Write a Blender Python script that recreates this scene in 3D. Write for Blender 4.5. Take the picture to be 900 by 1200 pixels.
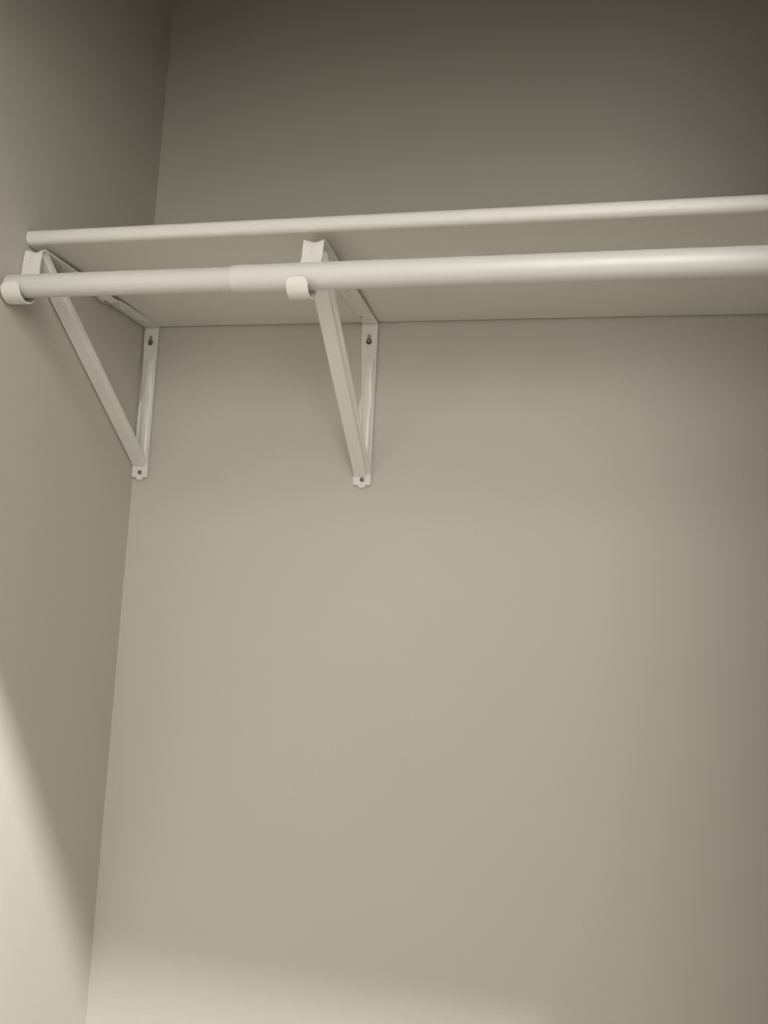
import bpy, bmesh, math
from mathutils import Vector, Matrix

for o in list(bpy.data.objects):
    bpy.data.objects.remove(o)
S = bpy.context.scene
COL = S.collection

# ------------------------------------------------------------------ camera
# world: x along the back wall (left wall is x = 0), y = 0 is the back wall and
# the room lies at y < 0, z = 0 is the underside of the shelf (floor at FLOOR)
FLOOR, CEIL = -1.72, 0.84
cd = bpy.data.cameras.new('camera')
cam = bpy.data.objects.new('camera', cd)
COL.objects.link(cam)
S.camera = cam
yaw, pitch, roll, fpx = 0.20329, 0.10993, 0.05035, 924.47
F = Vector((-math.sin(yaw) * math.cos(pitch), math.cos(yaw) * math.cos(pitch), math.sin(pitch)))
R = Vector((math.cos(yaw), math.sin(yaw), 0.0))
U = R.cross(F)
R2 = math.cos(roll) * R + math.sin(roll) * U
U2 = -math.sin(roll) * R + math.cos(roll) * U
M = Matrix.Identity(4)
for i in range(3):
    M[i][0], M[i][1], M[i][2] = R2[i], U2[i], -F[i]
M.translation = Vector((0.64112, -1.12974, -0.4155))
cam.matrix_world = M
cd.sensor_fit = 'VERTICAL'
cd.sensor_height = 36.0
cd.lens = 36.0 * fpx / 1200.0
cd.clip_start = 0.01

# ------------------------------------------------------------------ light
S.view_settings.view_transform = 'Standard'
S.view_settings.look = 'None'
S.view_settings.gamma = 1.0
S.view_settings.exposure = 0.0
wd = bpy.data.worlds.new('world')
S.world = wd
wd.use_nodes = True
wd.node_tree.nodes['Background'].inputs['Color'].default_value = (1.0, 0.93, 0.82, 1)
wd.node_tree.nodes['Background'].inputs['Strength'].default_value = 0.0

def bulb(name, loc, radius, power, color, cone=0):
    l = bpy.data.lights.new(name, 'SPOT' if cone else 'POINT')   # a cone: a recessed downlight
    if cone:
        l.spot_size = math.radians(cone)
        l.spot_blend = 0.25
    l.shadow_soft_size = radius
    l.energy = power
    l.color = color
    o = bpy.data.objects.new(name, l)
    COL.objects.link(o)
    o.location = loc
    return o

HEAD_Y, HEAD_Z = -0.64, 0.215          # closet door head: inner face and lower edge
WARM = (1.0, 0.98, 0.955)
bulb('near_bulb', (1.0, -1.05, 0.70), 0.017, 208.0, (1.0, 0.985, 0.97), 128)
bulb('far_bulb', (0.85, -1.42, 0.42), 0.30, 25.0, WARM)
bulb('hall_fill', (0.85, -1.75, -0.05), 0.30, 22.5, WARM)  # added soft fill from the room outside, no known lamp there

# ------------------------------------------------------------------ materials
def mat(name, color, rough=0.5, bump=0.0, scale=60.0, var=0.03, metallic=0.0, vscale=3.0, spec=0.5, detail=4.0):
    m = bpy.data.materials.new(name)
    m.use_nodes = True
    nt = m.node_tree
    b = nt.nodes['Principled BSDF']
    b.inputs['Roughness'].default_value = rough
    b.inputs['Metallic'].default_value = metallic
    b.inputs['Specular IOR Level'].default_value = spec
    tc = nt.nodes.new('ShaderNodeTexCoord')
    n = nt.nodes.new('ShaderNodeTexNoise')
    n.inputs['Scale'].default_value = vscale
    n.inputs['Detail'].default_value = 6.0
    r = nt.nodes.new('ShaderNodeValToRGB')
    r.color_ramp.elements[0].position = 0.3
    r.color_ramp.elements[1].position = 0.7
    c = Vector(color)
    r.color_ramp.elements[0].color = (*(c * (1 - var)), 1)
    r.color_ramp.elements[1].color = (*(c * (1 + var)), 1)
    nt.links.new(tc.outputs['Object'], n.inputs['Vector'])
    nt.links.new(n.outputs['Fac'], r.inputs['Fac'])
    nt.links.new(r.outputs['Color'], b.inputs['Base Color'])
    if bump:
        n2 = nt.nodes.new('ShaderNodeTexNoise')
        n2.inputs['Scale'].default_value = scale
        n2.inputs['Detail'].default_value = detail
        bp = nt.nodes.new('ShaderNodeBump')
        bp.inputs['Strength'].default_value = bump
        bp.inputs['Distance'].default_value = 0.002
        nt.links.new(tc.outputs['Object'], n2.inputs['Vector'])
        nt.links.new(n2.outputs['Fac'], bp.inputs['Height'])
        nt.links.new(bp.outputs['Normal'], b.inputs['Normal'])
    return m

def scuffed(name, color, rough, speck):
    """white paint with a few small grey scuffs and specks"""
    m = mat(name, color, rough, bump=0.04, scale=300, var=0.012, vscale=8)
    nt = m.node_tree
    b = nt.nodes['Principled BSDF']
    src = b.inputs['Base Color'].links[0].from_socket
    tc = next(n for n in nt.nodes if n.type == 'TEX_COORD')
    mp = nt.nodes.new('ShaderNodeMapping')
    mp.inputs['Scale'].default_value = (0.45, 1, 1)
    n = nt.nodes.new('ShaderNodeTexNoise')
    n.inputs['Scale'].default_value = 130
    n.inputs['Detail'].default_value = 2
    r = nt.nodes.new('ShaderNodeValToRGB')
    r.color_ramp.elements[0].position = 0.70
    r.color_ramp.elements[0].color = (0, 0, 0, 1)
    r.color_ramp.elements[1].position = 0.80
    r.color_ramp.elements[1].color = (speck, speck, speck, 1)
    mx = nt.nodes.new('ShaderNodeMixRGB')
    mx.inputs['Color2'].default_value = (0.30, 0.28, 0.25, 1)
    nt.links.new(tc.outputs['Object'], mp.inputs['Vector'])
    nt.links.new(mp.outputs['Vector'], n.inputs['Vector'])
    nt.links.new(n.outputs['Fac'], r.inputs['Fac'])
    nt.links.new(r.outputs['Color'], mx.inputs['Fac'])
    nt.links.new(src, mx.inputs['Color1'])
    nt.links.new(mx.outputs['Color'], b.inputs['Base Color'])
    return m

WALL = mat('wall_paint', (0.56, 0.53, 0.47), 0.6, bump=0.10, scale=220, var=0.012, vscale=2.0, spec=0.25)
HALL = mat('hall_paint', (0.33, 0.31, 0.28), 0.6)
CEILM = mat('ceiling_paint', (0.75, 0.73, 0.69), 0.9, bump=0.2, scale=140)
FLOORM = mat('floor_carpet', (0.36, 0.345, 0.315), 0.95, bump=0.8, scale=500, var=0.12, vscale=120)
TRIM = mat('trim_paint', (0.78, 0.76, 0.72), 0.35)
SHELF = scuffed('shelf_paint', (0.76, 0.74, 0.685), 0.42, 0.25)
ROD = scuffed('rod_enamel', (0.70, 0.68, 0.645), 0.34, 0.25)
ROD_INNER_DIM = scuffed('inner_rod_enamel_dimmed', (0.65, 0.63, 0.60), 0.40, 0.25)  # slightly greyer tube, colour also darkened for the dimmer light at the left
ENAMEL = mat('bracket_enamel', (0.80, 0.775, 0.73), 0.20, bump=0.03, scale=400, var=0.01, vscale=20)
STEEL = mat('screw_steel', (0.22, 0.21, 0.20), 0.28, metallic=1.0, bump=0.05, scale=800, var=0.08, vscale=200)

# ------------------------------------------------------------------ helpers
def link(name, bm, m, parent=None, smooth=True, angle=35):
    me = bpy.data.meshes.new(name)
    bmesh.ops.recalc_face_normals(bm, faces=bm.faces)
    bm.to_mesh(me)
    bm.free()
    me.materials.append(m)
    o = bpy.data.objects.new(name, me)
    COL.objects.link(o)
    if smooth:
        for p in me.polygons:
            p.use_smooth = True
        me.set_sharp_from_angle(angle=math.radians(angle))
    if parent:
        o.parent = parent
    return o

def box(bm, a, b, bevel=0.0):
    g = bmesh.ops.create_cube(bm, size=1.0)
    vs = g['verts']
    a, b = Vector(a), Vector(b)
    for v in vs:
        v.co = Vector([(a[i] + b[i]) / 2 + v.co[i] * (b[i] - a[i]) for i in range(3)])
    if bevel:
        es = list({e for v in vs for e in v.link_edges})
        bmesh.ops.bevel(bm, geom=es, offset=bevel, segments=2, affect='EDGES', profile=0.5)
    return bm

def structure(name, m, *boxes):
    bm = bmesh.new()
    for a, b in boxes:
        box(bm, a, b)
    o = link(name, bm, m, smooth=False)
    o['kind'] = 'structure'
    return o

def resample(pts, step):
    """even points along a polyline"""
    P = [Vector(p) for p in pts]
    out = [P[0]]
    for a, b in zip(P, P[1:]):
        n = max(1, int(round((b - a).length / step)))
        for k in range(1, n + 1):
            out.append(a.lerp(b, k / n))
    return out

def strip(path, left, right, thick, off=None, nv=12):
    """sheet metal strip: path of (y, z) points, edges at x = left(s), right(s)
    (s is the length along the path), raised by off(s, x) along the normal,
    thickened to 'thick' away from the normal"""
    bm = bmesh.new()
    P = [Vector(p) for p in path]
    s = 0.0
    rows_a, rows_b = [], []
    for i, p in enumerate(P):
        if i:
            s += (p - P[i - 1]).length
        a = P[max(0, i - 1)]
        b = P[min(len(P) - 1, i + 1)]
        t = (b - a).normalized()
        nrm = Vector((-t.y, t.x))             # left of the travel direction in (y, z)
        ra, rb = [], []
        for j in range(nv + 1):
            l, r = left(s), right(s)
            x = l + (r - l) * j / nv
            d = off(s, x) if off else 0.0
            q = p + nrm * d
            w = p + nrm * (d - thick)
            ra.append(bm.verts.new((x, q.x, q.y)))
            rb.append(bm.verts.new((x, w.x, w.y)))
        rows_a.append(ra)
        rows_b.append(rb)
    n = len(P)
    for i in range(n - 1):
        for j in range(nv):
            bm.faces.new((rows_a[i][j], rows_a[i][j + 1], rows_a[i + 1][j + 1], rows_a[i + 1][j]))
            bm.faces.new((rows_b[i][j], rows_b[i + 1][j], rows_b[i + 1][j + 1], rows_b[i][j + 1]))
        for j in (0, nv):
            bm.faces.new((rows_a[i][j], rows_a[i + 1][j], rows_b[i + 1][j], rows_b[i][j]))
    for i in (0, n - 1):
        for j in range(nv):
            bm.faces.new((rows_a[i][j], rows_b[i][j], rows_b[i][j + 1], rows_a[i][j + 1]))
    return bm

def prism(outline, axis, a, b):
    """closed outline of 2-D points extruded along 'axis' from a to b"""
    bm = bmesh.new()
    def co(p, h):
        c = [p[0], p[1]]
        c.insert(axis, h)
        return c
    va = [bm.verts.new(co(p, a)) for p in outline]
    vb = [bm.verts.new(co(p, b)) for p in outline]
    n = len(outline)
    bm.faces.new(va)
    bm.faces.new(list(reversed(vb)))
    for i in range(n):
        bm.faces.new((va[i], va[(i + 1) % n], vb[(i + 1) % n], vb[i]))
    bmesh.ops.recalc_face_normals(bm, faces=bm.faces)
    return bm

def slot_outline(cx, cz, w, h, n=8):
    r = w / 2
    pts = []
    for k in range(n + 1):
        t = math.pi * k / n
        pts.append((cx + r * math.cos(t), cz + h / 2 - r + r * math.sin(t)))
    for k in range(n + 1):
        t = math.pi + math.pi * k / n
        pts.append((cx + r * math.cos(t), cz - h / 2 + r + r * math.sin(t)))
    return pts

def keyhole_outline(cx, cz, rw, r2, h):
    """narrow slot above, round hole below"""
    pts = []
    for k in range(9):
        t = math.pi * k / 8
        pts.append((cx + rw * math.cos(t), cz + h + rw * math.sin(t)))
    a0 = math.acos(rw / r2)
    for k in range(17):
        t = math.pi - a0 + (math.pi + 2 * a0) * k / 16
        pts.append((cx + r2 * math.cos(t), cz + r2 * math.sin(t)))
    return pts

def cut(o, bms):
    """boolean holes through sheet metal"""
    for bm in bms:
        me = bpy.data.meshes.new('cutter')
        bm.to_mesh(me)
        bm.free()
        c = bpy.data.objects.new('cutter', me)
        COL.objects.link(c)
        c.parent = o.parent
        md = o.modifiers.new('b', 'BOOLEAN')
        md.operation = 'DIFFERENCE'
        md.solver = 'EXACT'
        md.object = c
        bpy.context.view_layer.update()
        dg = bpy.context.evaluated_depsgraph_get()
        new = bpy.data.meshes.new_from_object(o.evaluated_get(dg))
        old = o.data
        o.modifiers.clear()
        o.data = new
        new.name = o.name
        bpy.data.objects.remove(c)
        bpy.data.meshes.remove(old)
        bpy.data.meshes.remove(me)

def lathe(bm, prof, center, axis, seg=24):
    """prof: (radius, height) pairs, turned about 'axis' through center"""
    axis = Vector(axis).normalized()
    u = axis.orthogonal().normalized()
    v = axis.cross(u)
    rows = []
    for r, h in prof:
        rows.append([bm.verts.new(Vector(center) + axis * h + (u * math.cos(2 * math.pi * k / seg) + v * math.sin(2 * math.pi * k / seg)) * max(r, 1e-5)) for k in range(seg)])
    for a, b in zip(rows, rows[1:]):
        for k in range(seg):
            bm.faces.new((a[k], a[(k + 1) % seg], b[(k + 1) % seg], b[k]))
    bm.faces.new(rows[0])
    bm.faces.new(list(reversed(rows[-1])))
    return bm

def screw(parent, loc, axis, r=0.0036):
    """pan head screw with a cross recess"""
    bm = bmesh.new()
    lathe(bm, [(r * 0.45, -0.004), (r * 0.5, 0.0), (r, 0.0), (r, r * 0.25), (r * 0.85, r * 0.55), (r * 0.5, r * 0.74), (0.0, r * 0.8)], loc, axis, 20)
    o = link('screw', bm, STEEL, parent, angle=40)
    ax = Vector(axis).normalized()
    cutters = []
    for k in range(2):
        c = bmesh.new()
        w, l = (r * 0.1, r * 0.55) if k == 0 else (r * 0.55, r * 0.1)
        u = ax.orthogonal().normalized()
        v = ax.cross(u)
        g = bmesh.ops.create_cube(c, size=2.0)
        for q in g['verts']:
            q.co = Vector(loc) + u * (q.co.x * w) + v * (q.co.y * l) + ax * (r * 0.75 + q.co.z * r * 0.35)
        bmesh.ops.recalc_face_normals(c, faces=c.faces)
        cutters.append(c)
    cut(o, cutters)
    return o

def smooth01(x, a, b):
    t = min(1.0, max(0.0, (x - a) / (b - a)))
    return t * t * (3 - 2 * t)

def describe(o, label, cat, group=None):
    o['label'] = label
    o['category'] = cat
    if group:
        o['group'] = group

# ------------------------------------------------------------------ setting
XR = 1.62                     # right end of the closet
YF = -2.35                    # far wall of the room outside
structure('wall_back', WALL, ((-0.12, 0.0, FLOOR), (XR + 0.12, 0.12, CEIL)))
structure('wall_left', WALL, ((-0.12, HEAD_Y - 0.11, FLOOR), (0.0, 0.0, CEIL)))
structure('wall_right', WALL, ((XR, HEAD_Y, FLOOR), (XR + 0.12, 0.0, CEIL)))
structure('light_block_panel', TRIM, ((0.88, HEAD_Y - 0.045, FLOOR + 0.01), (XR + 0.1, HEAD_Y - 0.01, HEAD_Z)))  # unseen sliding panel, added to block light towards the right
structure('wall_front', WALL,
          ((0.0, HEAD_Y - 0.11, HEAD_Z), (XR + 0.12, HEAD_Y, CEIL)))
structure('ceiling', CEILM, ((-1.3, YF - 0.1, CEIL), (2.9, 0.12, CEIL + 0.1)))
structure('floor', FLOORM, ((-1.3, YF - 0.1, FLOOR - 0.1), (2.9, 0.12, FLOOR)))
structure('wall_hall_far', HALL, ((-1.3, YF - 0.1, FLOOR), (2.9, YF, CEIL)))
structure('wall_hall_left', HALL, ((-1.3, YF, FLOOR), (-1.2, HEAD_Y - 0.11, CEIL)),
          ((-1.2, HEAD_Y - 0.11, FLOOR), (-0.12, HEAD_Y, CEIL)))
structure('wall_hall_right', HALL, ((2.8, YF, FLOOR), (2.9, HEAD_Y - 0.11, CEIL)),
          ((XR + 0.12, HEAD_Y - 0.11, FLOOR), (2.8, HEAD_Y, CEIL)))

# ------------------------------------------------------------------ shelf
D, T = 0.305, 0.0185
prof = [(-0.0045, 0.0)]
prof.append((-0.0045, T))
rr = 0.0078
for k in range(9):
    t = math.pi / 2 * k / 8
    prof.append((-(D - rr) - rr * math.sin(t), T - rr + rr * math.cos(t)))
for k in range(9):
    t = math.pi / 2 * k / 8
    prof.append((-(D - rr) - rr * math.cos(t), rr - rr * math.sin(t)))
shelf = link('closet_shelf', prism(prof, 0, 0.0012, XR - 0.002), SHELF, angle=25)
describe(shelf, 'long white painted closet shelf with rounded front edge resting on both brackets', 'shelf')

# ------------------------------------------------------------------ clothes rod
RY, RZ = -0.3272, -0.0655
RO, RI = 0.0152, 0.0137
def tube(name, x0, x1, r, m, parent, lip=0.0006):
    bm = bmesh.new()
    prof = [(r - 0.0022, 0.0), (r - lip, 0.0), (r, lip), (r, x1 - x0 - lip), (r - lip, x1 - x0), (r - 0.0022, x1 - x0)]
    lathe(bm, prof, (x0, RY, RZ), (1, 0, 0), 64)
    return link(name, bm, m, parent, angle=30)
rod = bpy.data.objects.new('closet_rod', None)
COL.objects.link(rod)
describe(rod, 'round white telescoping clothes rod held in the bracket hooks below the shelf front', 'rod')
tube('inner_tube', 0.004, 0.45, RI, ROD_INNER_DIM, rod)
tube('outer_tube', 0.2892, XR - 0.004, RO, ROD, rod)

# ------------------------------------------------------------------ shelf brackets
W2 = 0.01225                  # half the strip width
def make_bracket(x, top, front, zb, zt, tab, hook, label, holes, keyhole_z):
    """top: height of the arm at the wall; zb / zt: brace face at the wall / at
    the shelf front; tab: height of the lower screw; all measured from the shelf"""
    root = bpy.data.objects.new('shelf_bracket', None)
    COL.objects.link(root)
    root.location = (x, 0, 0)
    describe(root, label, 'bracket', 'shelf and rod brackets')
    bend_front = front + 0.0006  # arm height at the front
    # --- leg on the wall: keyhole tab, ribbed shank, screw tab with a tongue
    zlow = tab - 0.0075
    LY = -0.0028                 # the strip stands this far off the wall
    path = resample([(LY, top - 0.0012), (LY, zlow - 0.00005)], 0.0022) + resample([(LY, zlow - 0.0003), (LY, zlow - 0.0045)], 0.0006)
    L = (top - 0.0012) - zlow
    def sz(s): return top - 0.0012 - s
    def lft(s):
        w = W2 - 0.0050 * min(1.0, max(0.0, (s - 0.025) / 0.08)) * (1 - smooth01(s, 0.106, 0.135))
        w += 0.0012 * smooth01(s, L - 0.022, L - 0.016)
        if s > L + 0.0002: w = math.sqrt(max(0.0, 1 - ((s - L) / 0.0048) ** 2)) * 0.0062
        return -w
    def rgt(s):
        w = W2 + 0.0008 * smooth01(s, L - 0.022, L - 0.016)
        if s > L + 0.0002: w = math.sqrt(max(0.0, 1 - ((s - L) / 0.0048) ** 2)) * 0.0062
        return w
    def rib(s, xx):
        up = smooth01(s, 0.045, 0.062) * (1 - smooth01(s, L - 0.04, L - 0.022))
        dip = 1 - 0.45 * smooth01(s, 0.098, 0.114) * (1 - smooth01(s, 0.122, 0.142))
        cx = 0.0022
        a = max(0.0, 1 - ((xx - cx) / 0.0078) ** 2)
        d = -0.0045 * up * dip * math.sqrt(a)
        # little pressed line just below the corner
        d += -0.0008 * math.exp(-((s - 0.004) / 0.0012) ** 2) * (1 if abs(xx) < 0.009 else 0)
        return d
    # the path runs down (dz < 0): its left normal is +y, so negative offsets face the room
    bm = strip(path, lft, rgt, 0.0014, rib, nv=22)
    leg = link('wall_leg', bm, ENAMEL, root)
    cut(leg, [prism(keyhole_outline(-0.0006, keyhole_z - 0.004, 0.0027, 0.0044, 0.0095), 1, -0.012, 0.004),
              prism(slot_outline(0.0, tab, 0.0052, 0.0056), 1, -0.012, 0.004)])
    # --- arm under the shelf, slightly dished
    y1 = -0.2905
    def az(y): return top + (bend_front - top) * (y / -0.3) - 0.0006
    path = resample([(-0.0012, az(-0.0012)), (y1, az(y1))], 0.004)
    def dish(s, xx):
        d = 0.0022 * smooth01(s, 0.01, 0.05) * (1 - (xx / W2) ** 2)
        # cup around the middle screw slot
        if holes:
            d += 0.0055 * math.exp(-(((s - 0.137) / 0.013) ** 4)) * (1 - 0.5 * (xx / W2) ** 2)
        return d
    # path runs towards the room (dy < 0): left normal is -z
    bm = strip(path, lambda s: -W2 - 0.0014 * math.exp(-(((s - 0.137) / 0.012) ** 4)), lambda s: W2, 0.0014, dish, nv=14)
    arm = link('support_arm', bm, ENAMEL, root)
    def oval(hx_, hy_, rx, ry):
        return prism([(hx_ + rx * math.cos(t), hy_ + ry * math.sin(t)) for t in [2 * math.pi * k / 20 for k in range(20)]], 2, -0.03, 0.01)
    cs = [oval(0.0005, -0.137 if holes else -0.157, 0.0028, 0.0095)]
    if holes:
        cs.append(oval(0.003, -0.258, 0.0022, 0.004))
    else:
        cs.append(oval(-0.0056, -0.0415, 0.0023, 0.0027))
    cut(arm, cs)
    # --- front plate that bends down from the arm and curls into the rod hook
    hx, cz, tip = hook           # sideways offset, height of the curl, angle of the free end
    cy, rh = RY - 0.0004, 0.0168
    zfront = az(-0.30)
    pts = [(y1 + 0.0002, az(y1))]
    rb = 0.0045
    yp = -0.3035
    for k in range(7):
        t = math.pi / 2 * k / 6
        pts.append((yp + rb - rb * math.sin(t), zfront - rb + rb * math.cos(t)))
    pts.append((cy + rh + 0.0006, cz + 0.004))
    for k in range(0, 41):
        t = -math.radians(tip) * k / 40
        pts.append((cy + rh * math.cos(t), cz + rh * math.sin(t)))
    path = resample(pts, 0.0022)
    tot = sum((b - a).length for a, b in zip(path, path[1:]))
    def hw(s):
        e = tot - s                     # rounded free end of the hook
        if e < 0.008:
            return W2 - 0.008 + math.sqrt(max(0, 0.008 ** 2 - (0.008 - e) ** 2))
        return W2
    def shift(s):
        return hx * smooth01(s, 0.03, 0.06)
    def notch(s, xx):                   # the dished arm leaves a dip in the middle of the bend
        c = 1 - abs(xx) / W2
        return 0.0022 * (1 - (xx / W2) ** 2) * (1 - smooth01(s, 0.0, 0.006)) + 0.0034 * c * smooth01(s, 0.001, 0.006) * (1 - smooth01(s, 0.012, 0.020))
    # travel: towards the room, then down, then round under the rod
    bm = strip(path, lambda s: shift(s) - hw(s), lambda s: shift(s) + hw(s), 0.0016, notch, nv=14)
    hook = link('rod_hook', bm, ENAMEL, root)
    # pressed lug on the plate
    bm = bmesh.new()
    bmesh.ops.create_uvsphere(bm, u_segments=16, v_segments=10, radius=1.0)
    for v in bm.verts:
        w = 0.0024 if v.co.z < 0 else 0.0024 - 0.0012 * v.co.z
        zz = zfront - 0.0125 + v.co.z * 0.0056
        yy = yp + (cy + rh + 0.0006 - yp) * (zfront - rb - zz) / (zfront - rb - cz - 0.004)   # on the sloping plate
        v.co = Vector((-0.0008 + v.co.x * w, yy - 0.0016 + v.co.y * 0.0022, zz))
    link('pressed_lug', bm, ENAMEL, hook)
    # --- diagonal brace: folded channel from the screw tab to the plate
    a = Vector((-0.0050, zb - (zt - zb) * -0.0042 / 0.305 * 0))
    b = Vector((-0.2985, zb + (zt - zb) * 0.2985 / 0.305))
    path = resample([a, b], 0.02)
    t = (b - a).normalized()
    back = Vector((-t.y, t.x))          # (y, z) normal
    if back.y < 0:
        back = -back
    sec = [(-W2, 0.0055), (-W2, 0.0008), (-W2 + 0.0008, 0.0), (0.0062, 0.0), (0.0072, 0.0008), (0.0078, 0.0036),
           (0.0086, 0.0044), (0.0108, 0.0044), (0.0118, 0.0040), (0.0126, 0.0030)]
    th = 0.0013
    bm = bmesh.new()
    def offset_in(i):
        p = Vector(sec[i])
        q0, q1 = Vector(sec[max(0, i - 1)]), Vector(sec[min(len(sec) - 1, i + 1)])
        d = (q1 - q0).normalized()
        return p + Vector((-d.y, d.x)) * th
    loop = sec + [tuple(offset_in(i)) for i in reversed(range(len(sec)))]
    rows = []
    for p in (a, a.lerp(b, 0.5), b):
        rows.append([bm.verts.new((sx, p.x + back.x * d, p.y + back.y * d)) for sx, d in loop])
    n = len(loop)
    for r0, r1 in zip(rows, rows[1:]):
        for k in range(n):
            bm.faces.new((r0[k], r0[(k + 1) % n], r1[(k + 1) % n], r1[k]))
    h = len(sec)
    for row in (rows[0], rows[-1]):
        for k in range(h - 1):
            bm.faces.new((row[k], row[k + 1], row[n - 2 - k], row[n - 1 - k]))
    link('diagonal_brace', bm, ENAMEL, root, angle=30)
    # --- screws: keyhole, lower tab
    screw(root, (-0.0006, -0.0030, keyhole_z - 0.002), (0.05, -1, -0.1), 0.0040)
    screw(root, (0.0, -0.0038, tab), (0.06, -1, 0.12), 0.0034)
    return root

make_bracket(0.0141, -0.0004, -0.0085, -0.2270, -0.0090, -0.2366, (0.0025, -0.0700, 194),
             'white steel bracket in the corner, pressed against the left wall under the shelf end', True, -0.0224)
make_bracket(0.3733, -0.0020, -0.0110, -0.2370, -0.0225, -0.2415, (-0.004, -0.0742, 187),
             'white steel bracket screwed to the middle of the back wall, away from the corner', False, -0.0270)
